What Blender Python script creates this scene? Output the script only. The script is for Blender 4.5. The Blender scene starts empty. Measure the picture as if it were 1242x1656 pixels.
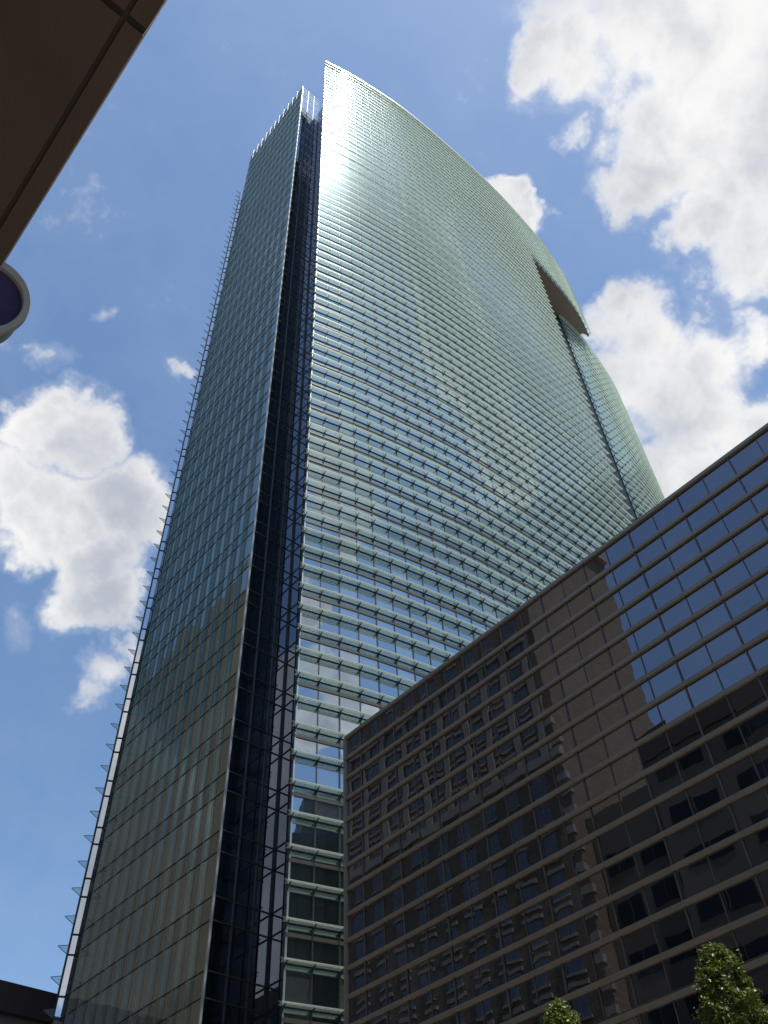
import bpy, math, random
from mathutils import Vector, Matrix
random.seed(7)
SC = bpy.context.scene
COL = SC.collection
# ------------------------------------------------------------------ camera
cam_d = bpy.data.cameras.new('camera'); cam = bpy.data.objects.new('camera', cam_d); COL.objects.link(cam)
cam_d.sensor_fit = 'VERTICAL'; cam_d.sensor_height = 24.0; cam_d.lens = 24.0*1420.85/1656
cam_d.clip_start = 0.05; cam_d.clip_end = 8000
Mc = Matrix(((0.75586482,-0.47699197,-0.44849419),(-0.6536035,-0.58985354,-0.47421014),(-0.03835146,0.65157614,-0.75761316)))
# columns are the camera axes
cam.matrix_world = Matrix.Translation((0,0,1.6)) @ Mc.to_4x4()
SC.camera = cam
SC.render.resolution_x = 768; SC.render.resolution_y = 1024
# ------------------------------------------------------------------ light
SUN = Vector((0.055,-0.255,0.965)).normalized()
elev = math.asin(SUN.z); azim = math.atan2(SUN.x, SUN.y)
sd = bpy.data.lights.new('sun','SUN'); sd.energy = 4.2; sd.angle = math.radians(0.53); sd.color = (1.0,0.965,0.9)
so = bpy.data.objects.new('sun', sd); COL.objects.link(so)
so.rotation_euler = (-SUN).to_track_quat('-Z','Y').to_euler(); so.location = (0,0,300)
SC.view_settings.view_transform = 'Standard'; SC.view_settings.look = 'None'
SC.view_settings.exposure = 0.22; SC.view_settings.gamma = 1.0
W = bpy.data.worlds.new('World'); SC.world = W; W.use_nodes = True
nt = W.node_tree; N = nt.nodes; L = nt.links; N.clear()
def nd(tree, t, **kw):
    n = tree.nodes.new(t)
    for k, v in kw.items(): setattr(n, k, v)
    return n
def mth(tree, op, a, b=None, c=None, clamp=False):
    n = tree.nodes.new('ShaderNodeMath'); n.operation = op; n.use_clamp = clamp
    for i, v in enumerate((a, b, c)):
        if v is None: continue
        if isinstance(v, (int, float)): n.inputs[i].default_value = v
        else: tree.links.new(v, n.inputs[i])
    return n.outputs[0]
sky = nd(nt,'ShaderNodeTexSky'); sky.sky_type = 'NISHITA'; sky.sun_disc = False
sky.sun_elevation = elev; sky.sun_rotation = azim; sky.air_density = 1.0; sky.dust_density = 0.5; sky.ozone_density = 1.3; sky.altitude = 300
bg1 = nd(nt,'ShaderNodeBackground'); bg1.inputs['Strength'].default_value = 0.142
tint_ = nd(nt,'ShaderNodeMix', data_type='RGBA', blend_type='MULTIPLY'); tint_.inputs[0].default_value = 1.0
L.new(sky.outputs[0], tint_.inputs[6]); tint_.inputs[7].default_value = (0.93,1.03,1.06,1); L.new(tint_.outputs[2], bg1.inputs['Color'])
tc = nd(nt,'ShaderNodeTexCoord')
nrm = nd(nt,'ShaderNodeVectorMath', operation='NORMALIZE'); L.new(tc.outputs['Generated'], nrm.inputs[0])
DIR = nrm.outputs[0]
def warp(scale, amp, off, src):
    n = nd(nt,'ShaderNodeTexNoise'); n.inputs['Scale'].default_value = scale; n.inputs['Detail'].default_value = 5; n.inputs['Roughness'].default_value = 0.6
    ad = nd(nt,'ShaderNodeVectorMath', operation='ADD'); L.new(src, ad.inputs[0]); ad.inputs[1].default_value = (off,off,off); L.new(ad.outputs[0], n.inputs['Vector'])
    sb = nd(nt,'ShaderNodeVectorMath', operation='SUBTRACT'); L.new(n.outputs['Color'], sb.inputs[0]); sb.inputs[1].default_value = (.5,.5,.5)
    ma = nd(nt,'ShaderNodeVectorMath', operation='MULTIPLY_ADD'); L.new(sb.outputs[0], ma.inputs[0]); ma.inputs[1].default_value = (amp,amp,amp); L.new(src, ma.inputs[2])
    nn = nd(nt,'ShaderNodeVectorMath', operation='NORMALIZE'); L.new(ma.outputs[0], nn.inputs[0]); return nn.outputs[0]
WD = warp(7, 0.17, 2.3, DIR)
CLOUDS = [(0.2911, -0.0569, 0.955, 0.0905, 1.0), (0.2809, 0.0355, 0.9591, 0.0343, 1.0), (0.3152, 0.0035, 0.949, 0.0509, 1.0), (0.3601, -0.0395, 0.9321, 0.0774, 1.0), (0.4057, -0.0846, 0.9101, 0.086, 1.0), (0.4187, -0.0016, 0.9081, 0.0549, 1.0), (0.4763, -0.0235, 0.879, 0.0857, 1.0), (0.4597, -0.1114, 0.8811, 0.1003, 1.0), (0.4505, 0.048, 0.8915, 0.0452, 1.0), (0.515, 0.0386, 0.8563, 0.0372, 1.0), (0.5545, 0.0049, 0.8322, 0.0631, 1.0), (0.3691, 0.0596, 0.9275, 0.0168, 0.6), (0.354, 0.1605, 0.9214, 0.0286, 1.0), (0.3831, 0.1606, 0.9097, 0.0211, 1.0), (0.3326, 0.1609, 0.9293, 0.0189, 0.9), (0.5069, 0.1654, 0.846, 0.0337, 1.0), (0.547, 0.1499, 0.8236, 0.0514, 1.0), (0.5871, 0.1234, 0.8001, 0.0491, 1.0), (0.5634, 0.1948, 0.8029, 0.0622, 1.0), (0.613, 0.16, 0.7737, 0.067, 1.0), (0.6654, 0.1506, 0.7312, 0.0656, 1.0), (0.6334, 0.2192, 0.7422, 0.0586, 1.0), (0.5947, 0.0705, 0.8009, 0.0274, 0.8), (0.1044, 0.6267, 0.7722, 0.0391, 1.0), (0.1408, 0.6156, 0.7754, 0.0354, 1.0), (0.1068, 0.6766, 0.7285, 0.0498, 1.0), (0.1637, 0.6643, 0.7293, 0.0514, 1.0), (0.209, 0.6275, 0.7501, 0.0463, 1.0), (0.2436, 0.6248, 0.7418, 0.0301, 1.0), (0.1385, 0.6934, 0.7071, 0.0352, 1.0), (0.2188, 0.6789, 0.7008, 0.0431, 1.0), (0.2306, 0.7068, 0.6688, 0.0401, 1.0), (0.2595, 0.6886, 0.6771, 0.0329, 1.0), (0.0632, 0.6918, 0.7193, 0.0663, 1.0), (0.176, 0.5146, 0.8391, 0.0145, 0.75), (0.2756, 0.7434, 0.6094, 0.0243, 0.7), (0.273, 0.7622, 0.5869, 0.0164, 0.6), (0.2919, 0.7161, 0.634, 0.0222, 0.65), (0.0891, 0.5094, 0.8559, 0.0114, 0.5), (0.0695, 0.5793, 0.8121, 0.0199, 0.6), (0.1775, 0.7517, 0.6351, 0.0248, 0.5)]
# clouds met only in the glass of the towers
CLOUDS += [(0.2705, -0.1883, 0.9441, 0.0321, 1.8), (0.2623, -0.222, 0.9391, 0.0407, 1.8), (0.2732, -0.2401, 0.9315, 0.0462, 1.8), (0.2687, -0.2751, 0.9231, 0.0613, 1.8), (0.2839, -0.3012, 0.9103, 0.0651, 1.8), (0.3049, -0.3228, 0.896, 0.0723, 1.8), (0.3279, -0.3425, 0.8805, 0.078, 1.8), (0.3626, -0.3519, 0.8629, 0.0694, 1.8), (0.3986, -0.3597, 0.8436, 0.0704, 1.8), (0.4238, -0.3764, 0.8239, 0.0649, 1.8), (0.4552, -0.386, 0.8024, 0.0611, 1.8), (0.4783, -0.3947, 0.7845, 0.0517, 1.8), (0.0787, -0.5957, 0.7994, 0.0257, 1.1), (0.1155, -0.6037, 0.7888, 0.0376, 1.1), (0.1808, -0.6106, 0.771, 0.0378, 1.1), (0.2115, -0.6236, 0.7526, 0.034, 1.1), (0.0945, -0.6295, 0.7712, 0.0341, 1.1), (0.1636, -0.6429, 0.7483, 0.0339, 1.1), (0.0902, -0.7371, 0.6697, 0.0205, 1.1), (0.0992, -0.7718, 0.628, 0.0232, 1.1), (0.1521, -0.7844, 0.6013, 0.0465, 1.1), (0.1051, -0.8078, 0.58, 0.0273, 1.1), (0.2378, -0.7757, 0.5846, 0.0312, 1.1), (0.0851, -0.714, 0.695, 0.0121, 1.1), (-0.4529, -0.6914, 0.566, 0.07, 1), (-0.4677, -0.713, 0.5261, 0.07, 1), (-0.4764, -0.7244, 0.5021, 0.07, 1), (-0.49, -0.7433, 0.46, 0.07, 1), (-0.4991, -0.7558, 0.4288, 0.07, 1)]
acc = None
for (x,y,z,r,w) in CLOUDS:
    d = nd(nt,'ShaderNodeVectorMath', operation='DOT_PRODUCT'); L.new(WD, d.inputs[0]); d.inputs[1].default_value = (x,y,z)
    mr = nd(nt,'ShaderNodeMapRange'); mr.clamp = True
    L.new(d.outputs['Value'], mr.inputs['Value'])
    mr.inputs['From Min'].default_value = math.cos(r*1.35); mr.inputs['From Max'].default_value = math.cos(r*0.25)
    mr.inputs['To Min'].default_value = 0.0; mr.inputs['To Max'].default_value = w
    acc = mr.outputs[0] if acc is None else mth(nt,'SMOOTH_MAX', acc, mr.outputs[0], 0.12)
def noise(scale, detail=8, rough=0.55, off=0.0, dist=0.0, vec=None):
    n = nd(nt,'ShaderNodeTexNoise'); n.inputs['Scale'].default_value = scale; n.inputs['Detail'].default_value = detail
    n.inputs['Roughness'].default_value = rough; n.inputs['Distortion'].default_value = dist
    ad = nd(nt,'ShaderNodeVectorMath', operation='ADD'); L.new(vec or DIR, ad.inputs[0]); ad.inputs[1].default_value = (off,off*.7,off*.3)
    L.new(ad.outputs[0], n.inputs['Vector']); return n.outputs['Fac']
n1 = noise(9, 12, 0.62, 3.1, 0.25); n2 = noise(3.2, 5, 0.5, 8.0); n3 = noise(6.5, 6, 0.52, 1.7, 0.2); n4 = noise(26, 8, 0.65, 5.2)
# stray clouds over the rest of the sky, behind the camera
fw = nd(nt,'ShaderNodeVectorMath', operation='DOT_PRODUCT'); L.new(DIR, fw.inputs[0]); fw.inputs[1].default_value = (0.4485,0.4742,0.7576)
away = nd(nt,'ShaderNodeMapRange'); L.new(fw.outputs['Value'], away.inputs['Value'])
away.inputs['From Min'].default_value = 0.62; away.inputs['From Max'].default_value = 0.45
away.inputs['To Min'].default_value = 0.0; away.inputs['To Max'].default_value = 1.0
stray = mth(nt,'MULTIPLY', mth(nt,'MULTIPLY', mth(nt,'SUBTRACT', n2, 0.66), 3.0, clamp=True), away.outputs[0])
acc = mth(nt,'MAXIMUM', acc, stray)
# density = blobs eroded by noise
e1 = mth(nt,'MULTIPLY', mth(nt,'SUBTRACT', n1, 0.5), 2.3)
e2 = mth(nt,'MULTIPLY', mth(nt,'SUBTRACT', n4, 0.5), 0.55)
dens = mth(nt,'ADD', mth(nt,'ADD', acc, mth(nt,'MULTIPLY', e1, 0.62)), e2)
al = nd(nt,'ShaderNodeMapRange'); al.interpolation_type = 'SMOOTHSTEP'; L.new(dens, al.inputs['Value'])
al.inputs['From Min'].default_value = 0.22; al.inputs['From Max'].default_value = 0.86
has = mth(nt,'MULTIPLY', mth(nt,'MULTIPLY', acc, 12.0, clamp=True), al.outputs[0])
# thin veil near the clouds
thin = mth(nt,'MULTIPLY', mth(nt,'MULTIPLY', mth(nt,'SUBTRACT', dens, -0.05), 0.35, clamp=True), mth(nt,'MULTIPLY', acc, 3.0, clamp=True))
has = mth(nt,'MAXIMUM', has, thin)
# thick middles are greyer than the rims
core = nd(nt,'ShaderNodeMapRange'); core.interpolation_type='SMOOTHSTEP'; L.new(mth(nt,'ADD', dens, mth(nt,'MULTIPLY', mth(nt,'SUBTRACT', n3, 0.5), 2.6)), core.inputs['Value'])
core.inputs['From Min'].default_value = 0.35; core.inputs['From Max'].default_value = 1.7
cm = nd(nt,'ShaderNodeMix', data_type='RGBA'); L.new(core.outputs[0], cm.inputs[0])
cm.inputs[6].default_value = (1.0,0.99,0.98,1); cm.inputs[7].default_value = (0.49,0.53,0.61,1)
bg2 = nd(nt,'ShaderNodeBackground'); bg2.inputs['Strength'].default_value = 0.84; L.new(cm.outputs[2], bg2.inputs['Color'])
mx = nd(nt,'ShaderNodeMixShader'); L.new(has, mx.inputs[0]); L.new(bg1.outputs[0], mx.inputs[1]); L.new(bg2.outputs[0], mx.inputs[2])
wo = nd(nt,'ShaderNodeOutputWorld'); L.new(mx.outputs[0], wo.inputs[0])

# ------------------------------------------------------------------ materials
def newmat(name):
    m = bpy.data.materials.new(name); m.use_nodes = True; m.node_tree.nodes.clear()
    return m, m.node_tree
def out(t, sh):
    o = nd(t,'ShaderNodeOutputMaterial'); t.links.new(sh, o.inputs[0])
def plain(name, col, rough=0.6, metal=0.0, var=0.15, scale=1.5, spec=0.4, bump=0.0):
    m, t = newmat(name); b = nd(t,'ShaderNodeBsdfPrincipled')
    b.inputs['Roughness'].default_value = rough; b.inputs['Metallic'].default_value = metal
    b.inputs['Specular IOR Level'].default_value = spec
    c = nd(t,'ShaderNodeTexCoord'); n = nd(t,'ShaderNodeTexNoise'); n.inputs['Scale'].default_value = scale; n.inputs['Detail'].default_value = 6
    t.links.new(c.outputs['Object'], n.inputs['Vector'])
    mxx = nd(t,'ShaderNodeMix', data_type='RGBA'); t.links.new(n.outputs['Fac'], mxx.inputs[0])
    mxx.inputs[6].default_value = tuple(v*(1-var) for v in col)+(1,); mxx.inputs[7].default_value = tuple(min(1,v*(1+var)) for v in col)+(1,)
    t.links.new(mxx.outputs[2], b.inputs['Base Color'])
    if bump:
        bp = nd(t,'ShaderNodeBump'); bp.inputs['Strength'].default_value = bump; bp.inputs['Distance'].default_value = 0.02
        n2_ = nd(t,'ShaderNodeTexNoise'); n2_.inputs['Scale'].default_value = scale*25; t.links.new(c.outputs['Object'], n2_.inputs['Vector'])
        t.links.new(n2_.outputs['Fac'], bp.inputs['Height']); t.links.new(bp.outputs[0], b.inputs['Normal'])
    out(t, b.outputs[0]); return m
def glass(name, base, tint, lo, hi, bay=1.62, row=2.13, tilt=0.004, wave=0.006, rough=0.008, bands=None, haze=0.0, through=0.0, blinds=0.5):
    """coated curtain-wall glass: every pane leans a little its own way"""
    m, t = newmat(name); K = t.links.new
    uv = nd(t,'ShaderNodeUVMap'); sp = nd(t,'ShaderNodeSeparateXYZ'); K(uv.outputs[0], sp.inputs[0])
    iu = mth(t,'FLOOR', mth(t,'DIVIDE', sp.outputs[0], bay)); iv = mth(t,'FLOOR', mth(t,'DIVIDE', sp.outputs[1], row))
    cb = nd(t,'ShaderNodeCombineXYZ'); K(iu, cb.inputs[0]); K(iv, cb.inputs[1])
    wn = nd(t,'ShaderNodeTexWhiteNoise', noise_dimensions='3D'); K(cb.outputs[0], wn.inputs['Vector'])
    sb = nd(t,'ShaderNodeVectorMath', operation='SUBTRACT'); K(wn.outputs['Color'], sb.inputs[0]); sb.inputs[1].default_value = (.5,.5,.5)
    s1 = nd(t,'ShaderNodeVectorMath', operation='SCALE'); K(sb.outputs[0], s1.inputs[0]); s1.inputs['Scale'].default_value = 2*tilt
    # slow ripples, broken at each pane
    ofs = nd(t,'ShaderNodeVectorMath', operation='MULTIPLY_ADD'); K(wn.outputs['Color'], ofs.inputs[0]); ofs.inputs[1].default_value = (9,9,9); K(uv.outputs[0], ofs.inputs[2])
    ns = nd(t,'ShaderNodeTexNoise'); ns.inputs['Scale'].default_value = 0.9; ns.inputs['Detail'].default_value = 2; K(ofs.outputs[0], ns.inputs['Vector'])
    sb2 = nd(t,'ShaderNodeVectorMath', operation='SUBTRACT'); K(ns.outputs['Color'], sb2.inputs[0]); sb2.inputs[1].default_value = (.5,.5,.5)
    s2 = nd(t,'ShaderNodeVectorMath', operation='SCALE'); K(sb2.outputs[0], s2.inputs[0]); s2.inputs['Scale'].default_value = 2*wave
    g = nd(t,'ShaderNodeNewGeometry')
    a1 = nd(t,'ShaderNodeVectorMath', operation='ADD'); K(g.outputs['Normal'], a1.inputs[0]); K(s1.outputs[0], a1.inputs[1])
    a2 = nd(t,'ShaderNodeVectorMath', operation='ADD'); K(a1.outputs[0], a2.inputs[0]); K(s2.outputs[0], a2.inputs[1])
    nn = nd(t,'ShaderNodeVectorMath', operation='NORMALIZE'); K(a2.outputs[0], nn.inputs[0])
    fr = nd(t,'ShaderNodeLayerWeight'); fr.inputs['Blend'].default_value = 0.32
    mr = nd(t,'ShaderNodeMapRange'); K(fr.outputs['Fresnel'], mr.inputs['Value']); mr.inputs['To Min'].default_value = lo; mr.inputs['To Max'].default_value = hi
    df = nd(t,'ShaderNodeBsdfDiffuse')
    cc = nd(t,'ShaderNodeMix', data_type='RGBA'); K(wn.outputs['Value'], cc.inputs[0])
    cc.inputs[6].default_value = tuple(v*.75 for v in base)+(1,); cc.inputs[7].default_value = tuple(v*1.3 for v in base)+(1,)
    bl = mth(t,'GREATER_THAN', wn.outputs['Value'], 0.86)
    cb2 = nd(t,'ShaderNodeMix', data_type='RGBA'); K(mth(t,'MULTIPLY', bl, blinds), cb2.inputs[0]); K(cc.outputs[2], cb2.inputs[6]); cb2.inputs[7].default_value = (0.30,0.31,0.28,1)
    col = cb2.outputs[2]
    K(col, df.inputs['Color'])
    gl = nd(t,'ShaderNodeBsdfGlossy'); gl.inputs['Roughness'].default_value = rough; gl.inputs['Color'].default_value = tint+(1,); K(nn.outputs[0], gl.inputs['Normal'])
    glo = gl.outputs[0]
    if haze:    # rough second gloss lobe, added to widen the sun's glare
        g2 = nd(t,'ShaderNodeBsdfGlossy'); g2.inputs['Roughness'].default_value = 0.27; g2.inputs['Color'].default_value = tint+(1,); K(nn.outputs[0], g2.inputs['Normal'])
        hz = nd(t,'ShaderNodeMixShader'); hz.inputs[0].default_value = haze; K(glo, hz.inputs[1]); K(g2.outputs[0], hz.inputs[2]); glo = hz.outputs[0]
    fac = mr.outputs[0]
    if bands:   # frosted spandrel band: part of each storey shows less reflection, more of its own colour
        z0, h, bcol, keep = bands
        f = mth(t,'FRACT', mth(t,'DIVIDE', mth(t,'SUBTRACT', sp.outputs[1], z0), 4.26)); inb = mth(t,'LESS_THAN', f, h/4.26)
        bm_ = nd(t,'ShaderNodeMix', data_type='RGBA'); K(inb, bm_.inputs[0]); K(col, bm_.inputs[6]); bm_.inputs[7].default_value = bcol+(1,)
        K(bm_.outputs[2], df.inputs['Color'])
        fac = mth(t,'MULTIPLY', fac, mth(t,'SUBTRACT', 1.0, mth(t,'MULTIPLY', inb, 1-keep)))
    ms = nd(t,'ShaderNodeMixShader'); K(fac, ms.inputs[0]); K(glo, ms.inputs[2])
    if through:
        tr = nd(t,'ShaderNodeBsdfTransparent'); tr.inputs['Color'].default_value = (.50,.58,.60,1)
        mt = nd(t,'ShaderNodeMixShader'); mt.inputs[0].default_value = through; K(df.outputs[0], mt.inputs[1]); K(tr.outputs[0], mt.inputs[2]); K(mt.outputs[0], ms.inputs[1])
    else: K(df.outputs[0], ms.inputs[1])
    out(t, ms.outputs[0]); return m
def clear(name, tint, trans, frost, gloss, rough=0.05):
    """see-through tinted glass with a frosted share"""
    m, t = newmat(name); K = t.links.new
    tr = nd(t,'ShaderNodeBsdfTransparent'); tr.inputs['Color'].default_value = tint+(1,)
    tl = nd(t,'ShaderNodeBsdfTranslucent'); tl.inputs['Color'].default_value = frost+(1,)
    dfz = nd(t,'ShaderNodeBsdfDiffuse'); dfz.inputs['Color'].default_value = frost+(1,)
    ad = nd(t,'ShaderNodeMixShader'); ad.inputs[0].default_value = 0.5; K(tl.outputs[0], ad.inputs[1]); K(dfz.outputs[0], ad.inputs[2])
    m1 = nd(t,'ShaderNodeMixShader'); m1.inputs[0].default_value = trans; K(ad.outputs[0], m1.inputs[1]); K(tr.outputs[0], m1.inputs[2])
    gl = nd(t,'ShaderNodeBsdfGlossy'); gl.inputs['Roughness'].default_value = rough; gl.inputs['Color'].default_value = (.9,.97,.95,1)
    fr = nd(t,'ShaderNodeFresnel'); fr.inputs['IOR'].default_value = 1.5
    m2 = nd(t,'ShaderNodeMixShader'); K(mth(t,'MULTIPLY', fr.outputs[0], gloss, clamp=True), m2.inputs[0]); K(m1.outputs[0], m2.inputs[1]); K(gl.outputs[0], m2.inputs[2])
    out(t, m2.outputs[0]); return m
MAT = {}
MAT['veil'] = glass('veil_glass', (0.02,0.045,0.05), (0.80,0.90,0.97), 0.50, 0.97, bay=1.62, row=4.27, tilt=0.003, wave=0.004, haze=0.05)
MAT['veil_end'] = glass('veil_end_glass', (0.02,0.045,0.05), (0.80,0.90,0.97), 0.45, 0.97, bay=1.62, row=4.27, tilt=0.003, wave=0.004, haze=0.05, through=0.45)
MAT['wing'] = glass('wing_glass', (0.125,0.14,0.12), (0.60,0.68,0.64), 0.40, 0.95, blinds=0.15, bay=1.52, row=4.26, tilt=0.007, wave=0.008, bands=(0.0,1.44,(0.12,0.135,0.115),0.85))
MAT['recess'] = glass('recess_glass', (0.012,0.018,0.026), (0.72,0.77,0.84), 0.42, 0.92, blinds=0.0, bay=1.5, row=4.26, tilt=0.002, wave=0.003)
MAT['podium'] = glass('podium_glass', (0.010,0.009,0.008), (0.54,0.55,0.62), 0.41, 0.95, blinds=0.12, bay=1.4256, row=1.298, tilt=0.003, wave=0.0045)
MAT['strip'] = glass('corner_glass', (0.02,0.04,0.05), (0.85,0.92,1.0), 0.6, 0.97, bay=1.0, row=2.13)
MAT['screen'] = clear('screen_glass', (0.86,0.95,1.0), 0.94, (0.25,0.35,0.4), 1.0)
MAT['fin'] = clear('fin_glass', (0.80,0.93,0.88), 0.26, (0.80,0.85,0.765), 1.6, 0.16)
MAT['pane'] = clear('fin_inner_glass', (0.90,0.955,0.96), 0.90, (0.66,0.73,0.70), 0.8, 0.04)
MAT['end_glass'] = clear('fin_end_glass', (0.94,0.975,0.98), 0.80, (0.6,0.66,0.64), 0.3, 0.05)
MAT['blade'] = clear('blade_glass', (0.95,0.98,0.97), 0.88, (0.55,0.62,0.56), 0.9, 0.05)
MAT['tanbrick'] = plain('tan_brick', (0.38,0.27,0.18), 0.85, 0, 0.3, 0.15, 0.2)
MAT['rail'] = plain('pale_rail', (0.62,0.66,0.58), 0.35, 0.2, 0.08, 0.7)
MAT['bracket'] = plain('dark_bracket', (0.055,0.065,0.06), 0.5, 0.5)
MAT['mullion'] = plain('bronze_mullion', (0.10,0.095,0.085), 0.45, 0.5)
MAT['dark_mullion'] = plain('dark_mullion', (0.05,0.055,0.055), 0.45, 0.5)
MAT['transom'] = plain('brown_transom', (0.13,0.115,0.10), 0.5, 0.3)
MAT['podium_mullion'] = plain('podium_mullion', (0.20,0.17,0.14), 0.5, 0.3)
MAT['podium_bar'] = plain('podium_bronze', (0.38,0.32,0.24), 0.45, 0.3, 0.2, 0.6)
MAT['silver'] = plain('silver_edge', (0.62,0.64,0.62), 0.3, 0.5)
MAT['soffit'] = plain('brown_soffit', (0.20,0.17,0.145), 0.8)
MAT['roof'] = plain('roof_gravel', (0.12,0.12,0.11), 0.9)
MAT['slot'] = plain('slot_glass', (0.012,0.022,0.02), 0.5, 0.0, 0.3, 1.5, 0.15)
MAT['navy_glass'] = plain('navy_glass', (0.03,0.042,0.06), 0.2, 0, 0.3, 0.3, 0.6)  # dark navy glass of the return panel, its own colour
MAT['canopy'] = plain('canopy_stone', (0.14,0.10,0.08), 0.85, 0, 0.32, 1.8, 0.2, 0.25)
MAT['groove'] = plain('groove_joint', (0.085,0.064,0.05), 0.9, 0, 0.1, 3.0, 0.2)
MAT['trimdark'] = plain('dark_brown_fascia', (0.085,0.06,0.058), 0.7)
MAT['trimlight'] = plain('tan_band', (0.26,0.225,0.21), 0.8)
MAT['asphalt'] = plain('asphalt', (0.05,0.05,0.052), 0.9, 0, 0.2, 2.0, 0.2)
MAT['pave'] = plain('pavement', (0.30,0.28,0.25), 0.9, 0, 0.12, 1.0, 0.2)
MAT['ground'] = plain('far_ground', (0.10,0.12,0.07), 0.95, 0, 0.3, 0.02, 0.2)
MAT['tan'] = plain('tan_stucco', (0.86,0.75,0.57), 0.85, 0, 0.07, 0.3, 0.2)
MAT['stone'] = plain('pale_stone', (0.33,0.29,0.245), 0.8, 0, 0.15, 2.0, 0.3)
MAT['darkwall'] = plain('dark_block', (0.085,0.07,0.06), 0.8, 0, 0.2, 0.4, 0.2)
MAT['ownwall'] = plain('umber_wall', (0.165,0.14,0.115), 0.85, 0, 0.15, 0.4, 0.2)
MAT['window'] = plain('window_glass', (0.02,0.03,0.045), 0.06, 0.0, 0.2, 1.0, 0.9)
MAT['sky_window'] = plain('sky_grey_window', (0.13,0.135,0.15), 0.15, 0, 0.5, 0.4, 0.7)  # greyed base colour imitates the sky mirrored in the hotel's panes
MAT['housing'] = plain('grey_housing', (0.30,0.33,0.31), 0.35, 0.3)
MAT['ring'] = plain('grey_ring', (0.46,0.50,0.52), 0.4, 0.2, 0.08, 8.0)
MAT['bark'] = plain('bark', (0.10,0.075,0.05), 0.9)
MAT['cable'] = plain('black_cable', (0.012,0.012,0.012), 0.5)
def brick():
    m, t = newmat('brown_brick'); K = t.links.new
    uv = nd(t,'ShaderNodeUVMap'); bk = nd(t,'ShaderNodeTexBrick'); K(uv.outputs[0], bk.inputs['Vector'])
    bk.inputs['Scale'].default_value = 1.0; bk.inputs['Brick Width'].default_value = 0.9; bk.inputs['Row Height'].default_value = 0.35; bk.inputs['Mortar Size'].default_value = 0.02
    bk.inputs['Color1'].default_value = (0.225,0.165,0.105,1); bk.inputs['Color2'].default_value = (0.165,0.125,0.09,1); bk.inputs['Mortar'].default_value = (0.10,0.07,0.05,1)
    b = nd(t,'ShaderNodeBsdfPrincipled'); b.inputs['Roughness'].default_value = 0.85; K(bk.outputs['Color'], b.inputs['Base Color']); out(t, b.outputs[0]); return m
MAT['brick'] = brick()
def lens():
    m, t = newmat('violet_lens'); b = nd(t,'ShaderNodeBsdfPrincipled'); b.inputs['Base Color'].default_value = (0.045,0.045,0.16,1)
    b.inputs['Roughness'].default_value = 0.12; b.inputs['Coat Weight'].default_value = 0.6; out(t, b.outputs[0])
    c = nd(t,'ShaderNodeTexCoord'); mp = nd(t,'ShaderNodeMapping'); mp.inputs['Scale'].default_value = (3,60,3); t.links.new(c.outputs['Object'], mp.inputs[0])
    n = nd(t,'ShaderNodeTexNoise'); n.inputs['Scale'].default_value = 2; t.links.new(mp.outputs[0], n.inputs[0])
    mr = nd(t,'ShaderNodeMapRange'); t.links.new(n.outputs['Fac'], mr.inputs[0]); mr.inputs['To Min'].default_value = .08; mr.inputs['To Max'].default_value = .35
    t.links.new(mr.outputs[0], b.inputs['Roughness']); return m
MAT['lens'] = lens()
def leafmat():
    m, t = newmat('leaf'); K = t.links.new
    g = nd(t,'ShaderNodeNewGeometry'); rmp = nd(t,'ShaderNodeValToRGB'); K(g.outputs['Random Per Island'], rmp.inputs[0])
    rmp.color_ramp.elements[0].color = (0.07,0.125,0.014,1); rmp.color_ramp.elements[1].color = (0.20,0.25,0.035,1)
    b = nd(t,'ShaderNodeBsdfPrincipled'); K(rmp.outputs[0], b.inputs['Base Color']); b.inputs['Roughness'].default_value = 0.42
    tl = nd(t,'ShaderNodeBsdfTranslucent'); K(rmp.outputs[0], tl.inputs['Color'])
    ms = nd(t,'ShaderNodeMixShader'); ms.inputs[0].default_value = 0.35; K(b.outputs[0], ms.inputs[1]); K(tl.outputs[0], ms.inputs[2]); out(t, ms.outputs[0]); return m
MAT['leaf'] = leafmat()

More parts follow.
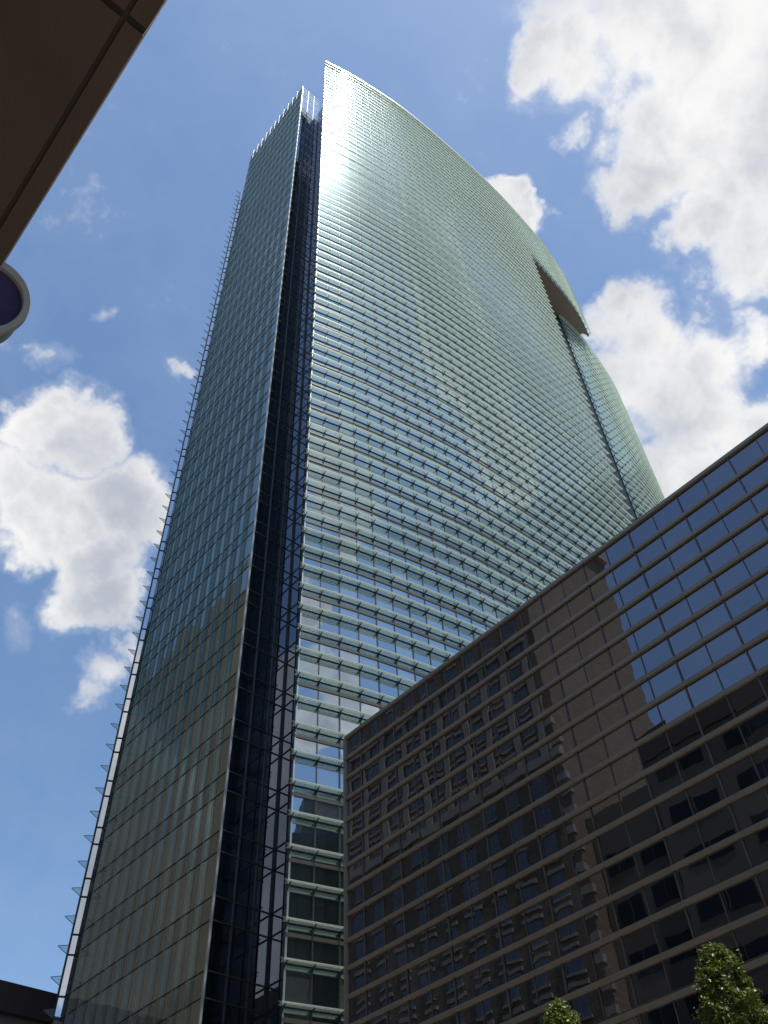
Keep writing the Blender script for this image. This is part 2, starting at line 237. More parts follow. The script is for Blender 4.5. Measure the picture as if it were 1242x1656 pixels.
# ------------------------------------------------------------------ mesh helpers
class MB:
    def __init__(s): s.v = []; s.f = []; s.m = []; s.uv = []; s.mats = []
    def mi(s, mat):
        if mat not in s.mats: s.mats.append(mat)
        return s.mats.index(mat)
    def face(s, pts, mat, uvs=None):
        i = len(s.v); s.v += [tuple(p) for p in pts]; s.f.append(tuple(range(i, i+len(pts)))); s.m.append(s.mi(mat))
        s.uv.append(uvs or [(0,0)]*len(pts))
    def hexa(s, lo, hi, mat):
        """lo, hi: four points each, same winding (counter-clockwise from above)"""
        s.face([lo[3],lo[2],lo[1],lo[0]], mat); s.face(hi, mat)
        for k in range(4):
            j = (k+1) % 4; s.face([lo[k],lo[j],hi[j],hi[k]], mat)
    def box(s, x0,x1,y0,y1,z0,z1, mat):
        s.hexa([(x0,y0,z0),(x1,y0,z0),(x1,y1,z0),(x0,y1,z0)],[(x0,y0,z1),(x1,y0,z1),(x1,y1,z1),(x0,y1,z1)], mat)
    def bar(s, p, q, wn, wt, z0, z1, mat, n):
        """upright-sided bar in plan from p to q; n = outward normal, from wt[0] to wt[1] out of the wall"""
        a, b = Vector(p), Vector(q); n = Vector(n)
        P = [a+n*wt[0], a+n*wt[1], b+n*wt[1], b+n*wt[0]]
        ar = sum(P[k].x*P[(k+1)%4].y-P[(k+1)%4].x*P[k].y for k in range(4))
        if ar < 0: P.reverse()
        s.hexa([(p_.x,p_.y,z0) for p_ in P],[(p_.x,p_.y,z1) for p_ in P], mat)
    def build(s, name, parent=None, smooth=False):
        me = bpy.data.meshes.new(name); me.from_pydata(s.v, [], s.f)
        for k in s.mats: me.materials.append(MAT[k])
        me.polygons.foreach_set('material_index', s.m)
        ul = me.uv_layers.new(name='UVMap'); flat = [c for u in s.uv for p in u for c in p]; ul.data.foreach_set('uv', flat)
        if smooth: me.polygons.foreach_set('use_smooth', [True]*len(s.f))
        me.update()
        o = bpy.data.objects.new(name, me); COL.objects.link(o)
        if parent is not None: o.parent = parent
        return o
def thing(name, label, cat, loc=(0,0,0), group=None):
    o = bpy.data.objects.new(name, None); COL.objects.link(o); o.location = loc; o['label'] = label; o['category'] = cat
    o.empty_display_size = 1
    if group: o['group'] = group
    return o
def put(o, parent):            # keep world position under a moved empty
    o.parent = parent; o.matrix_parent_inverse = Matrix.Translation(-Vector(parent.location)); return o
def prism(name, poly, z0, z1, mat, parent, top='roof'):
    m = MB(); ar = sum(poly[k][0]*poly[(k+1)%len(poly)][1]-poly[(k+1)%len(poly)][0]*poly[k][1] for k in range(len(poly)))
    P = poly if ar > 0 else poly[::-1]; n = len(P)
    for k in range(n):
        a, b = P[k], P[(k+1)%n]; l = math.hypot(b[0]-a[0], b[1]-a[1])
        m.face([(a[0],a[1],z0),(b[0],b[1],z0),(b[0],b[1],z1),(a[0],a[1],z1)], mat, [(0,z0),(l,z0),(l,z1),(0,z1)])
    m.face([(p[0],p[1],z1) for p in P], top); m.face([(p[0],p[1],z0) for p in P][::-1], mat)
    return m.build(name, parent)
def catmull(pts, per=24):
    o = []
    P = [Vector(p) for p in pts]; P = [P[0]*2-P[1]] + P + [P[-1]*2-P[-2]]
    for i in range(1, len(P)-2):
        a,b,c,d = P[i-1:i+3]
        for k in range(per):
            t = k/per
            o.append(.5*((2*b)+(c-a)*t+(2*a-5*b+4*c-d)*t*t+(3*b-a-3*c+d)*t**3))
    o.append(P[-2]); return o
def resample(poly, step, exact=False):
    L_ = [0]
    for a,b in zip(poly, poly[1:]): L_.append(L_[-1]+(b-a).length)
    tot = L_[-1]; n = max(1, round(tot/step)); o = []
    for k in range(n+1):
        s = tot*k/n; i = 0
        while i < len(L_)-2 and L_[i+1] < s: i += 1
        t = (s-L_[i])/max(1e-9, L_[i+1]-L_[i]); o.append(poly[i].lerp(poly[i+1], t))
    return o
def normals(nodes):            # outward = right-hand side when walking +x, i.e. towards -y
    ns = []
    for i in range(len(nodes)):
        a = nodes[max(0,i-1)]; b = nodes[min(len(nodes)-1,i+1)]; d = (b-a).normalized(); ns.append(Vector((d.y,-d.x)))
    return ns
E0 = 1.6
# ------------------------------------------------------------------ setting
def struct(o): o['kind'] = 'structure'; return o
m = MB(); m.face([(-4000,-4000,-0.02),(4000,-4000,-0.02),(4000,4000,-0.02),(-4000,4000,-0.02)], 'ground'); struct(m.build('ground'))
m = MB(); m.box(3.0,20.0,-400,400,-0.3,0.0,'asphalt'); struct(m.build('road'))
m = MB(); m.box(-400,3.0,-400,400,-0.3,0.14,'pave'); struct(m.build('pavement'))
m = MB(); m.box(20.0,400,-400,400,-0.3,0.14,'pave'); struct(m.build('pavement'))

# ------------------------------------------------------------------ the glass skyscraper
T = thing('glass_skyscraper', 'tall glass skyscraper with a curved pale green face of sunshades and an overhanging top corner', 'skyscraper')
ZR = 201.6; ZS = 178.6; ZB = 182.6; ZW = 196.5
curve = catmull([(28.35,39.75),(33.4,38.45),(38.9,37.4),(45.1,36.45),(51.5,35.95),(58,35.7),(66.5,35.6),(74.5,35.8),(81.0,36.25),(88,36.95),(95,37.95),(101,39.25),(106.6,41.0)])
nodes = resample(curve, 1.62); ns = normals(nodes)
NS = min(range(len(nodes)), key=lambda i: abs(nodes[i].x-80.9))    # where the slot begins
def curtain(name, nd_, z0, z1, mat, parent, thick=0.35, nn_=None):
    """faceted glass wall: a pane per bay outside, plain back inside"""
    m = MB(); u = 0; nn_ = nn_ or normals(nd_)
    for i in range(len(nd_)-1):
        a, b = nd_[i], nd_[i+1]; l = (b-a).length
        m.face([(a.x,a.y,z0),(b.x,b.y,z0),(b.x,b.y,z1),(a.x,a.y,z1)], mat, [(u,z0),(u+1.62,z0),(u+1.62,z1),(u,z1)])
        if thick:
            c = a-nn_[i]*thick; d = b-nn_[i+1]*thick
            m.face([(d.x,d.y,z0),(c.x,c.y,z0),(c.x,c.y,z1),(d.x,d.y,z1)], 'dark_mullion')
            m.face([(a.x,a.y,z1),(b.x,b.y,z1),(d.x,d.y,z1),(c.x,c.y,z1)], 'silver')
            m.face([(a.x,a.y,z0),(c.x,c.y,z0),(d.x,d.y,z0),(b.x,b.y,z0)], 'soffit')
            if i == 0: m.face([(c.x,c.y,z0),(a.x,a.y,z0),(a.x,a.y,z1),(c.x,c.y,z1)], 'dark_mullion')
            if i == len(nd_)-2: m.face([(b.x,b.y,z0),(d.x,d.y,z0),(d.x,d.y,z1),(b.x,b.y,z1)], 'dark_mullion')
        u += 1.62
    return m.build(name, parent)
wall_main = curtain('curved_glass_wall', nodes[2:NS+1], 0, ZR, 'veil', T, nn_=ns[2:NS+1])
curtain('end_glass_wall', nodes[:3], 0, ZR, 'veil_end', T, 0, nn_=ns[:3])
wall_crown = curtain('crown_glass_wall', nodes[NS:], ZS, ZR, 'veil', T, nn_=ns[NS:])
low_curve = catmull([(97.1,42.0),(100.3,42.1),(104.6,42.45),(111.6,43.75),(119.5,45.7),(126.5,48.2),(134,51.6),(142,56.4)])
lown = resample(low_curve, 1.62); lns = normals(lown)
curtain('set_back_glass_wall', lown, 0, ZS-0.02, 'veil', T, nn_=lns)
# floors behind the glass, roofs, soffit
inner = [(p-n*0.36) for p, n in zip(nodes[2:NS+1], ns[2:NS+1])]
linner = [(p-n*0.36) for p, n in zip(lown, lns)]
body = [(31.03,45.1),(31.03,39.9)] + [(p.x,p.y) for p in inner[1:]] + [(81.2,38.9),(96.9,42.35)] + [(p.x,p.y) for p in linner[1:]] + [(142,72),(27.2,66.0),(27.2,45.2)]
prism('tower_body', body, 0, 176.0, 'slot', T)
prism('roof_block', [(31.03,45.1),(31.03,40.6),(36,40.6),(78,39.5),(95,45),(104,46),(104,60),(27.2,64),(27.2,45.2)], 176.02, ZB, 'slot', T)
sof = [(p-n*0.02) for p, n in zip(nodes[NS:], ns[NS:])]
spoly = [(p.x,p.y) for p in sof] + [(104.9,41.5),(104.5,42.5),(104,47),(81,47)]
prism('crown_soffit', spoly, ZS+0.02, ZS+0.9, 'soffit', T)
cb = [(p-n*0.37) for p, n in zip(nodes[NS:], ns[NS:])]
prism('crown_block', [(p.x,p.y) for p in cb[:-1]]+[(104.6,42.3),(104,46.9),(81.2,46.9)], ZS+0.92, ZR-1.2, 'slot', T)
m = MB(); a, b = Vector((80.75,38.6)), Vector((97.05,42.15))
m.face([(a.x,a.y,0),(b.x,b.y,0),(b.x,b.y,ZS-3),(a.x,a.y,ZS-3)], 'slot'); m.build('slot_wall', T)

def shade(nd_, nn_, name, mat_glass='fin', depth=0.66, ext0=0.0, ext1=0.0):
    """one glass sunshade shelf along the wall: shelf, front rail, a bracket at every bay"""
    m = MB(); nd_ = list(nd_)
    d0 = (nd_[0]-nd_[1]).normalized(); d1 = (nd_[-1]-nd_[-2]).normalized()
    A = list(nd_); A[0] = nd_[0]+d0*ext0; A[-1] = nd_[-1]+d1*ext1
    for i in range(len(A)-1):
        p, q, n1_, n2_ = A[i], A[i+1], nn_[i], nn_[i+1]
        def pt(b, n, d, z): v = b+n*d; return (v.x, v.y, z)
        g = 0.012; t = (q-p).normalized()*0.015
        p1, q1 = p+t, q-t
        for (d_a, d_b, z_a, z_b, mt) in ((0.10,depth-0.19,-g,g,'pane'),(depth-0.17,depth-0.035,-g,g,mat_glass),(depth-0.04,depth,-0.03,0.03,'rail')):
            P_, Q_ = (p,q) if mt == 'rail' else (p1,q1)
            m.hexa([pt(P_,n1_,d_b,z_a),pt(Q_,n2_,d_b,z_a),pt(Q_,n2_,d_a,z_a),pt(P_,n1_,d_a,z_a)],
                   [pt(P_,n1_,d_b,z_b),pt(Q_,n2_,d_b,z_b),pt(Q_,n2_,d_a,z_b),pt(P_,n1_,d_a,z_b)], mt)
        m.hexa([pt(p,n1_,0.075,-0.022),pt(q,n2_,0.075,-0.022),pt(q,n2_,0.006,-0.022),pt(p,n1_,0.006,-0.022)],
               [pt(p,n1_,0.075,0.02),pt(q,n2_,0.075,0.02),pt(q,n2_,0.006,0.02),pt(p,n1_,0.006,0.02)], 'bracket')
    if ext0 > 0.2:      # pointed end of the shelf past the wall's edge
        p, n, d = A[0], nn_[0], (nd_[0]-nd_[1]).normalized()
        tip = p+n*depth+d*0.2; b0 = p+n*0.1-d*ext0*0.9; 
        m.face([(*(p+n*depth),-0.02),(*tip,-0.02),(*(nd_[0]+n*0.08),-0.02)], 'rail'); m.face([(*(p+n*depth),0.02),(*(nd_[0]+n*0.08),0.02),(*tip,0.02)], 'rail')
        m.face([(*tip,-0.02),(*tip,0.02),(*(nd_[0]+n*0.08),0.02),(*(nd_[0]+n*0.08),-0.02)], 'rail')
    for i in range(len(nd_)):
        b, n = nd_[i], nn_[i]; t = Vector((n.y,-n.x))*0.024
        prof = [(0.0,-0.34),(0.09,-0.30),(0.30,-0.15),(depth-0.12,-0.05),(depth-0.12,-0.015),(0.0,-0.015)]
        L1 = [(*(b+n*d-t),z) for d,z in prof]; L2 = [(*(b+n*d+t),z) for d,z in prof]
        m.face(L1, 'bracket'); m.face(L2[::-1], 'bracket')
        for k in range(len(prof)):
            j = (k+1)%len(prof); m.face([L1[k],L2[k],L2[j],L1[j]], 'bracket')
    o = m.build(name, T); return o
Z0 = 19.41 - 8*2.1356
def rows(lo, hi):
    k = 0
    while True:
        z = Z0 + k*2.1356
        if z > hi: return
        if z >= lo: yield z
        k += 1
proto = shade(nodes[:NS+1], ns[:NS+1], 'sunshade', ext0=0.25); first = True
for z in rows(2, ZS-0.6):
    o = proto if first else proto.copy()
    if not first: COL.objects.link(o)
    o.parent = T; o.location = (0,0,z); first = False
proto2 = shade(nodes, ns, 'sunshade', ext0=0.25, ext1=0.5); first = True
for z in rows(ZS-0.6, ZR-0.5):
    o = proto2 if first else proto2.copy()
    if not first: COL.objects.link(o)
    o.parent = T; o.location = (0,0,z); first = False
# set-back wing shades: together one object
pl = shade(lown, lns, 'sunshade', ext0=0.0)
import itertools
def stack(proto, zs, name, parent):
    me0 = proto.data; vs = [tuple(v.co) for v in me0.vertices]; fs = [tuple(p.vertices) for p in me0.polygons]; mi = [p.material_index for p in me0.polygons]
    V, F_, M_ = [], [], []
    for z in zs:
        b = len(V); V += [(x,y,zz+z) for x,y,zz in vs]; F_ += [tuple(i+b for i in f) for f in fs]; M_ += mi
    me = bpy.data.meshes.new(name); me.from_pydata(V,[],F_)
    for mt in me0.materials: me.materials.append(mt)
    me.polygons.foreach_set('material_index', M_); me.update()
    o = bpy.data.objects.new(name, me); COL.objects.link(o); o.parent = parent
    bpy.data.objects.remove(proto); return o
st = stack(pl, [z for z in rows(30, ZS-0.3)], 'set_back_sunshade', T); st['kind'] = 'stuff'
# transoms (every other shade) and mullions on the curved wall
def along(nd_, nn_, z0, z1, d0, d1, mat, name, parent=T):
    m = MB()
    for i in range(len(nd_)-1):
        a,b = nd_[i]+nn_[i]*d0, nd_[i+1]+nn_[i+1]*d0; c,d = nd_[i+1]+nn_[i+1]*d1, nd_[i]+nn_[i]*d1
        m.hexa([(d.x,d.y,z0),(c.x,c.y,z0),(b.x,b.y,z0),(a.x,a.y,z0)],[(d.x,d.y,z1),(c.x,c.y,z1),(b.x,b.y,z1),(a.x,a.y,z1)], mat)
    return m.build(name, parent)
tp = along(nodes[:NS+1], ns[:NS+1], -0.11, 0.11, 0.0, 0.07, 'transom', 'transom'); first = True
for k, z in enumerate(rows(2, ZS-1)):
    if k % 2: continue
    o = tp if first else tp.copy()
    if not first: COL.objects.link(o)
    o.parent = T; o.location = (0,0,z-0.62); first = False
for i in range(0, len(nodes)):
    n = ns[i]; t = Vector((n.y,-n.x)); zlo = 0 if i <= NS else ZS
    w = 0.032 if i % 2 else 0.05
    m = MB(); p = nodes[i] if i else nodes[0]+t*-0.06
    q = p
    m.bar(q-t*w, q+t*w, None, (0.0,0.05), zlo, ZR-0.1, 'silver' if i == 0 else 'mullion', n)
    m.build('edge_post' if i == 0 else 'mullion', T)
# parapet cap
along(nodes, ns, ZR-0.05, ZR+0.35, -0.36, 0.55, 'rail', 'parapet_cap')
along(lown, lns, ZS-0.5, ZS-0.05, 0.0, 0.25, 'rail', 'set_back_cap')

# --- left wing: one flat facade, vertical glass blades
XW = 26.8; YB = 45.1; YC = 63.6
def flat_wall(name, a, b, z0, z1, mat, parent, v0=0.0):
    m = MB(); l = math.hypot(b[0]-a[0], b[1]-a[1])
    m.face([(a[0],a[1],z0),(b[0],b[1],z0),(b[0],b[1],z1),(a[0],a[1],z1)], mat, [(0,z0-v0),(l,z0-v0),(l,z1-v0),(0,z1-v0)]); return m.build(name, parent)
V0 = 46.72
flat_wall('wing_glass_wall', (XW,YC), (XW,YB), 0, ZW, 'wing', T, V0)
nb = 12
for k in range(1, nb):
    y = YB+(YC-YB)*k/nb
    m = MB(); m.box(XW-0.24,XW-0.003,y-0.012,y+0.012,0,ZW+0.7,'blade'); m.box(XW-0.27,XW-0.242,y-0.02,y+0.02,0,ZW+0.7,'housing'); m.build('glass_blade', T)
zt = []
k = -11
while True:
    a = V0+4.26*k
    if a > ZW: break
    if a > 1: zt += [a, a+1.44]
    k += 1
bar = MB(); bar.box(XW-0.04,XW-0.003,YB+0.06,YC-0.01,-0.024,0.024,'dark_mullion'); bo = bar.build('wing_transom', T); first = True
for z in zt:
    if z > ZW: continue
    o = bo if first else bo.copy()
    if not first: COL.objects.link(o)
    o.parent = T; o.location = (0,0,z); first = False
m = MB(); m.box(XW-0.05,XW+0.09,YB-0.06,YB+0.05,0,ZW+0.3,'silver'); m.build('corner_post', T)
# far end of the wing: narrow pane turned outwards, with end-on shades
m = MB(); m.face([(XW-0.36,YC+0.19,8),(XW,YC,8),(XW,YC,ZW-22),(XW-0.36,YC+0.19,ZW-22)], 'strip', [(0,8),(1,8),(1,ZW-22),(0,ZW-22)]); m.build('end_pane', T)
m = MB(); m.box(XW-0.42,XW-0.365,YC+0.15,YC+0.25,0,ZW-22,'dark_mullion'); m.build('end_post', T)
fm = MB()
t_ = 0.012
prof = [(0,-0.42),(0,0.28),(-0.85,0.02),(-0.85,-0.02)]
yy = YC+0.21
L1 = [(XW-0.40+x,yy-t_,z) for x,z in prof]; L2 = [(XW-0.40+x,yy+t_,z) for x,z in prof]
fm.face(L1,'end_glass'); fm.face(L2[::-1],'end_glass')
def tube(m, a, b, r, mat, n=6):
    a, b = Vector(a), Vector(b); d = (b-a).normalized(); u = d.orthogonal().normalized(); v = d.cross(u)
    A = [a+(u*math.cos(2*math.pi*k/n)+v*math.sin(2*math.pi*k/n))*r for k in range(n)]; B = [p+(b-a) for p in A]
    for k in range(n): j = (k+1)%n; m.face([A[k],B[k],B[j],A[j]][::-1], mat)
    m.face(A, mat); m.face(B[::-1], mat)
for i_, j_ in ((0,3),(1,2),(0,1)):
    tube(fm, (XW-0.40+prof[i_][0],yy,prof[i_][1]), (XW-0.40+prof[j_][0],yy,prof[j_][1]), 0.022, 'bracket')
eo = fm.build('end_fin', T); first = True
eb = MB(); eb.face([(XW-0.57,YC+0.70,-0.05),(XW-0.02,YC-0.05,-0.05),(XW-0.02,YC-0.05,0.05),(XW-0.57,YC+0.70,0.05)], 'dark_mullion'); 
for z in rows(10, 175.5):
    o = eo if first else eo.copy()
    if not first: COL.objects.link(o)
    o.parent = T; o.location = (0,0,z); first = False
m = MB(); z = 0; m.hexa([(XW-0.38,YC+0.13,z-.05),(XW-0.03,YC-0.06,z-.05),(XW,YC,z-.05),(XW-0.36,YC+0.19,z-.05)],[(XW-0.38,YC+0.13,z+.05),(XW-0.03,YC-0.06,z+.05),(XW,YC,z+.05),(XW-0.36,YC+0.19,z+.05)],'dark_mullion')
et = m.build('end_transom', T); first = True
for z in zt:
    if z < ZW-22:
        o = et if first else et.copy()
        if not first: COL.objects.link(o)
        o.parent = T; o.location = (0,0,z); first = False
# --- the recess between wing and curved wall
XK = 31.03
flat_wall('recess_glass_wall', (XW+0.1,YB-0.01), (XK,YB-0.01), 0, ZB, 'recess', T, V0)
flat_wall('return_glass_wall', (XK-0.01,YB), (XK-0.01,43.8), 0, ZB+6, 'recess', T, V0)
m = MB(); m.box(XK-0.03,XK+0.3,39.75,43.795,0,ZB+6,'navy_glass'); m.build('return_dark_panel', T)
m = MB(); m.face([(XW+0.1,YB-0.01,ZB+0.01),(XK,YB-0.01,ZB+0.01),(XK,YB-0.01,ZW),(XW+0.1,YB-0.01,ZW)], 'screen'); m.build('roof_screen', T)
for x in (28.25,29.7):
    m = MB(); m.box(x-0.04,x+0.04,YB-0.09,YB-0.012,0,ZW+0.1,'mullion'); m.build('recess_mullion', T)
for y in (43.8,42.4,41.0):
    m = MB(); m.box(XK-0.08,XK-0.034,y-0.03,y+0.03,0,ZB+5,'dark_mullion'); m.build('return_mullion', T)
m = MB(); m.box(XK-0.12,XK+0.0,YB-0.12,YB-0.012,0,ZB,'dark_mullion'); m.build('recess_mullion', T)
m = MB(); m.box(XW+0.1,XK-0.14,YB-0.07,YB-0.012,-0.035,0.035,'mullion'); ra = m.build('recess_transom', T)
m = MB(); m.box(XK-0.07,XK-0.034,39.8,YB-0.14,-0.03,0.03,'dark_mullion'); rb = m.build('return_transom', T)
first = True
for z in zt:
    for src, lim in ((ra,ZW),(rb,ZB)):
        if z > lim: continue
        o = src if first else src.copy()
        if not first: COL.objects.link(o)
        o.parent = T; o.location = (0,0,z)
    first = False

# ------------------------------------------------------------------ podium block in bronze and dark glass
Pd = thing('dark_glass_block', 'dark bronze glass block with horizontal bars, mirroring a brick hotel, in front of the skyscraper', 'building')
XP = 28.16; YP = 34.15; ZP = 32.53; RH = 1.298
prism('block_body', [(XP+0.01,-14),(XP+0.01,YP),(60,34.15),(60,-14)], 0, ZP-0.3, 'darkwall', Pd)
flat_wall('mirror_glass_wall', (XP,YP), (XP,-14), 0, ZP-0.15, 'podium', Pd, (ZP-0.18)%RH)
m = MB(); m.box(XP-0.13,XP+0.9,-14,YP+0.12,ZP-0.12,ZP+0.06,'podium_bar'); m.build('coping', Pd)
m = MB(); m.box(XP-0.12,XP-0.005,-14,YP,-0.09,0.09,'podium_bar'); o0 = m.build('bar', Pd); first = True
k = 1
while ZP-0.1-k*RH > 0.3:
    o = o0 if first else o0.copy()
    if not first: COL.objects.link(o)
    o.parent = Pd; o.location = (0,0,ZP-0.18-k*RH); first = False; k += 1
mA = MB(); mA.box(XP-0.035,XP-0.004,-0.02,0.02,0,ZP-0.13,'podium_mullion'); oA = mA.build('mullion', Pd)
mB2 = MB(); mB2.box(XP-0.06,XP-0.004,-0.03,0.03,0,ZP-0.13,'podium_mullion'); oB = mB2.build('mullion', Pd)
PB = 1.4256; y = 20.02+PB*9; i = 0; fA = fB = True
YS = []
while y > -13: YS.append(y); y -= PB
for i, y in enumerate(YS):
    src = oA if i % 2 else oB
    f = fA if i % 2 else fB
    o = src if f else src.copy()
    if not f: COL.objects.link(o)
    if i % 2: fA = False
    else: fB = False
    o.parent = Pd; o.location = (0,y,0)
m = MB(); m.box(XP-0.16,XP+0.1,YP-0.02,YP+0.14,0,ZP-0.16,'podium_bar'); m.build('corner_post', Pd)

# ------------------------------------------------------------------ canopy building over the camera
Cn = thing('stone_building', 'dark brown stone canopy with panel joints overhanging the top left corner, close overhead', 'building', (-6,-20,0))
ZC = 5.6
m = MB()
# panels with open joints
xs = [(-0.062,-0.143),(-0.166,-1.35),(-1.362,-2.6),(-2.612,-4.2),(-4.212,-6.1)]
ys = [-9.0,-7.0,-5.0,-3.0,-1.0,1.166]
ye = [1.184,3.6,6.0,8.4,10.8]
def panels(y0,y1):
    for x1,x0 in xs: m.box(x0,x1,y0,y1,ZC,ZC+0.5,'canopy')
for a,b in zip(ys,ys[1:]): panels(a+0.006,b-0.006)
for a,b in zip(ye,ye[1:]): panels(a+0.006,b-0.006)
m.box(-6.1,-0.0635,-9.0,10.79,ZC+0.02,ZC+0.48,'groove')
put(m.build('canopy'), Cn)
put(prism('wall', [(-6.0,-60),(-6.0,34.6),(-24,34.6),(-24,-60)], 0, 46.8, 'ownwall', None), Cn)
mm = MB(); mm.box(-24.2,-5.8,-60,34.7,44.6,46.95,'trimdark'); put(mm.build('parapet'), Cn)
wm = MB(); wm.box(-6.0,-5.96,-0.0,4.6,0,1.7,'window'); wm.box(-5.96,-5.90,2.25,2.35,0,1.7,'trimdark')
w0 = None; cnt = 0
wins = [(y, 7+3.9*k) for k in range(10) for y in (29.0,22.5,16,9.5,3,-3.5,-10,-16.5)]
for (y,z) in wins:
    if w0 is None: w0 = wm.build('window'); o = w0
    else: o = w0.copy(); COL.objects.link(o)
    o.parent = Cn; o.matrix_parent_inverse = Matrix.Identity(4); o.location = (6, y+20, z)
# round lamp above the canopy
Lp = thing('round_floodlight', 'round grey lamp with a violet lens half hidden behind the brown canopy', 'lamp', (0,0,0))
ctr = Vector((-0.016,0.5555,0.8315))*8.0+Vector((0,0,E0)); ax = Vector((0.13,0.92,0.36)).normalized()
m = MB(); R = 0.385; n_ = 64
u = ax.cross(Vector((0,0,1))).normalized(); v = u.cross(ax)
def ringpts(r, d, asp=1.0): return [ctr+ax*d+u*math.cos(2*math.pi*k/n_)*r+v*math.sin(2*math.pi*k/n_)*r*asp for k in range(n_)]
def lathe(mb, prof, mat):
    rs = [ringpts(r,d) for r,d in prof]
    for a,b in zip(rs, rs[1:]):
        for k in range(n_): j=(k+1)%n_; mb.face([a[k],a[j],b[j],b[k]], mat)
lathe(m, [(R*0.84,0.05),(R*0.84,0.0),(R*0.86,-0.012),(R*0.985,-0.012),(R,0.0),(R,0.05),(R*0.97,0.06)], 'ring'); m.build('ring', Lp, True)
m = MB(); lathe(m, [(R*0.97,0.055),(R*0.93,0.10),(R*0.86,0.30),(R*0.6,0.48),(0.05,0.55),(0.001,0.55)], 'housing'); m.build('housing', Lp, True)
m = MB(); lathe(m, [(0.001,0.030),(R*0.5,0.034),(R*0.85,0.045)], 'lens'); m.build('lens', Lp, True)
m = MB(); q = ctr+ax*0.3; tube(m, q, (-6.0,q.y,q.z+0.3), 0.04, 'housing', 12); m.build('arm', Lp, True)

# ------------------------------------------------------------------ low brown building at bottom left
Lb = thing('low_brown_building', 'low dark brown building with a flat roof edge behind the foot of the tower', 'building', (0,80,0))
def pbox(name, *a):
    mm = MB(); mm.box(*a); return put(mm.build(name), Lb)
pbox('fascia', -30,60,79.2,100, 30.9,33.15,'trimdark')
pbox('band', -30,60,79.7,99, 29.7,30.88,'trimlight')
pbox('wall', -29.5,59.5,80,98, 0,29.68,'trimdark')

# ------------------------------------------------------------------ the street side seen in the glass
Ho = thing('brick_hotel', 'old brown brick hotel with pale stone trim, mirrored in the dark glass block', 'hotel', (-6,43.1,0))
put(prism('wall', [(-6,43.1),(-6,92),(-26,92),(-26,43.1)], 0, 88.8, 'brick', None), Ho)
mm = MB(); mm.box(-26,-5.1,42.3,92,88.82,90.2,'stone'); put(mm.build('cornice'), Ho)
for z,h,d in ((50.0,0.9,0.6),(12.5,0.8,0.5),(66.0,0.5,0.35)):
    mm = MB(); mm.box(-6.0,-6+d,42.8,92,z,z+h,'stone'); put(mm.build('belt_course'), Ho)
mm = MB()
for k in range(52): 
    if k % 2 == 0: mm.box(-6.4,-5.93,43.03,44.2,8+k*0.95,8.7+k*0.95,'stone')
put(mm.build('quoins'), Ho)
wn_ = []
for fl in range(25):
    z = 4.5+fl*3.3
    for c in range(12):
        y = 46.3+c*3.4
        wn_.append((y,z))
def hotel_window(mb, y, z):
    mb.box(-6.0,-5.97,y-0.85,y+0.85,z,z+2.2,'sky_window')
    mb.box(-5.97,-5.93,y-0.04,y+0.04,z,z+2.2,'stone'); mb.box(-5.968,-5.935,y-0.85,y-0.045,z+1.05,z+1.12,'stone'); mb.box(-5.968,-5.935,y+0.045,y+0.85,z+1.05,z+1.12,'stone')
    mb.box(-6.0,-5.80,y-1.05,y+1.05,z+2.2,z+2.55,'stone'); mb.box(-6.0,-5.85,y-1.0,y+1.0,z-0.22,z-0.002,'stone')
mb0 = MB(); hotel_window(mb0, 0, 0); hw = mb0.build('window'); first = True
wn_.sort(key=lambda w: -w[1]+w[0]*0.4)
for (y,z) in wn_[:100]:
    o = hw if first else hw.copy()
    if not first: COL.objects.link(o)
    o.parent = Ho; o.matrix_parent_inverse = Matrix.Identity(4); o.location = (6, y-43.1, z); first = False
mm = MB()
for (y,z) in wn_[100:]: hotel_window(mm, y, z)
o = put(mm.build('lower_window'), Ho); o['kind'] = 'stuff'
for c in range(13):     # pale pilasters of the upper storeys
    mm = MB(); y = 44.6+c*3.4; mm.box(-6,-5.75,y-0.42,y+0.42,50.92,65.98,'stone'); put(mm.build('pilaster'), Ho)
def block(name, label, cat, x0,x1,y0,y1,h,mat, floors=True, fm='window'):
    t = thing(name, label, cat, (x0,y0,0)); mm = MB()
    put(prism('wall', [(x0,y0),(x1,y0),(x1,y1),(x0,y1)], 0, h, mat, None), t)
    if floors:
        z = 6
        while z < h-4:
            mm = MB(); mm.box(x0-0.03,x1+0.03,y0-0.03,y1+0.03,z,z+1.9,fm); put(mm.build('window_band'), t); z += 4
    return t
mb_ = block('brown_block', 'low umber block between the brick hotel and the stone building, seen only as a reflection', 'building', -24,-8,34.65,43.0,44.0,'ownwall', False)
for fl in range(9):
    for c in range(2):
        mm = MB(); mm.box(-8.0,-7.96,35.6+c*3.7,38.3+c*3.7,5+fl*4.1,6.9+fl*4.1,'window'); mm.box(-7.96,-7.93,36.9+c*3.7,37.0+c*3.7,5+fl*4.1,6.9+fl*4.1,'trimdark'); put(mm.build('window'), mb_)
tt = block('tan_tower', 'plain tan tower rising behind the brick hotel, mirrored in the dark glass block', 'tower', -24.5,-9,45.5,88,81.0,'tan', False)
for zi in range(11):
    for xi in range(4):
        mm = MB(); xx = -23.2+xi*3.1+(zi%2)*0.7; mm.box(xx,xx+1.1,45.44,45.497,12+zi*6.1,12.32+zi*6.1,'trimdark'); put(mm.build('joint_dash'), tt)  # short dark bars standing in for the wall's panel joints
block('brown_tower', 'tall brown tower mirrored in the left wing of the skyscraper', 'tower', -60,-6.2,98,170,119,'tanbrick', False)
block('charcoal_tower', 'dark tower mirrored in the lowest panes of the curved glass wall', 'tower', 38,70,-70,-35,78,'darkwall', True)
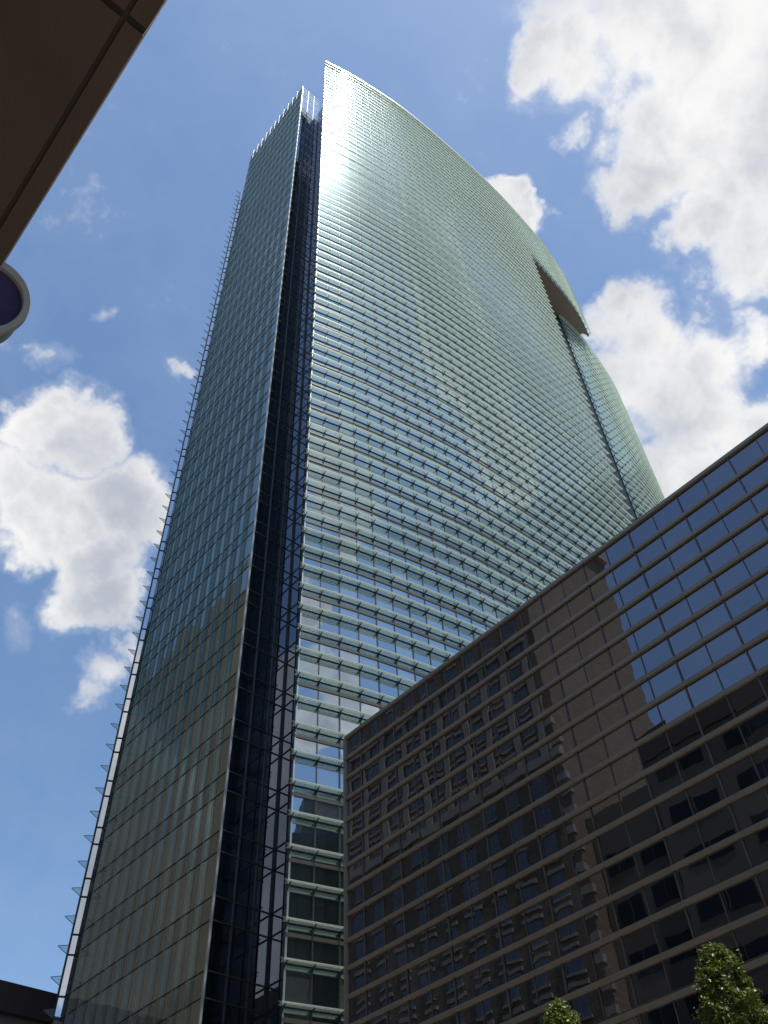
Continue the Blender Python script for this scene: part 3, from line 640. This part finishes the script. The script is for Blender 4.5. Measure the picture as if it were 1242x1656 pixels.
block('grey_tower', 'dark office block south of the street', 'tower', -60,10,-140,-90,60,'darkwall', True)

# ------------------------------------------------------------------ trees
def tree(x, y, top, r, low, seed, label):
    rnd = random.Random(seed); t = thing('street_tree', label, 'tree', (x,y,0.14), 'columnar street trees')
    mm = MB(); segs = [(0,0.13),(1.5,0.10),(3.5,0.085),(top-1.2,0.02)]
    for (za,ra_),(zb,rb_) in zip(segs, segs[1:]):
        A = [(math.cos(2*math.pi*k/9)*ra_, math.sin(2*math.pi*k/9)*ra_, za) for k in range(9)]; B = [(math.cos(2*math.pi*k/9)*rb_, math.sin(2*math.pi*k/9)*rb_, zb) for k in range(9)]
        for k in range(9): j=(k+1)%9; mm.face([A[k],A[j],B[j],B[k]],'bark')
    for k in range(26):
        z = low+rnd.random()*(top-low-0.8); a = rnd.random()*6.28; rr = r*0.75
        tube(mm, (0,0,z), (math.cos(a)*rr, math.sin(a)*rr, z+0.7), 0.012, 'bark', 5)
    mm.build('trunk', t)
    mm = MB(); H = top-low
    # clumps on an upright egg with an uneven outline
    cl = []
    for k in range(780):
        h = rnd.random()**0.8; zz = low+H*h
        prof_ = r*min(1, 0.35+1.6*h)*math.sqrt(max(0.0, 1-max(0,(h-0.62)/0.38)**2.2))
        a = rnd.random()*6.283; bump = 1+0.13*math.sin(3*a+zz*2.1+seed)+0.10*math.sin(5*a-zz*3.3)
        rad = prof_*bump*(0.55+0.45*rnd.random()**0.4)
        cl.append((math.cos(a)*rad, math.sin(a)*rad, zz, 0.07+0.10*rnd.random()))
    for (cx_,cy_,cz_,cr) in cl:
        for q in range(26):
            d = Vector((rnd.gauss(0,1),rnd.gauss(0,1),rnd.gauss(0,1))).normalized()*cr*rnd.random()**0.5
            c = Vector((cx_,cy_,cz_))+d; s = 0.020+0.019*rnd.random()
            n = (d.normalized()+Vector((rnd.gauss(0,.6),rnd.gauss(0,.6),rnd.gauss(0.5,.6)))).normalized()
            u_ = n.orthogonal().normalized(); u_ = Matrix.Rotation(rnd.random()*6.28,3,n)@u_; v_ = n.cross(u_)
            mm.face([c-u_*s*1.5, c+v_*s*.6-u_*s*.2, c+u_*s*1.5, c-v_*s*.6-u_*s*.2], 'leaf')
    mm.build('crown', t)
tree(16.0, 8.62, 8.55-0.14, 0.60, 2.2, 3, 'larger bright green columnar tree at the bottom right corner, crossed by a cable')
tree(16.0, 12.5, 8.72-0.14, 0.60, 2.2, 5, 'small bright green tree tip at the bottom edge, left of the larger tree')
# ------------------------------------------------------------------ cable
mm = MB(); prev = None
for k in range(41):
    y = -30+k*2.4; z = 6.09+E0+0.00045*(y-9)**2
    if prev: tube(mm, prev, (15.0,y,z), 0.011, 'cable', 6)
    prev = (15.0,y,z)
o = mm.build('overhead_cable'); o['label'] = 'thin black overhead cable crossing in front of the bottom right tree'; o['category'] = 'cable'
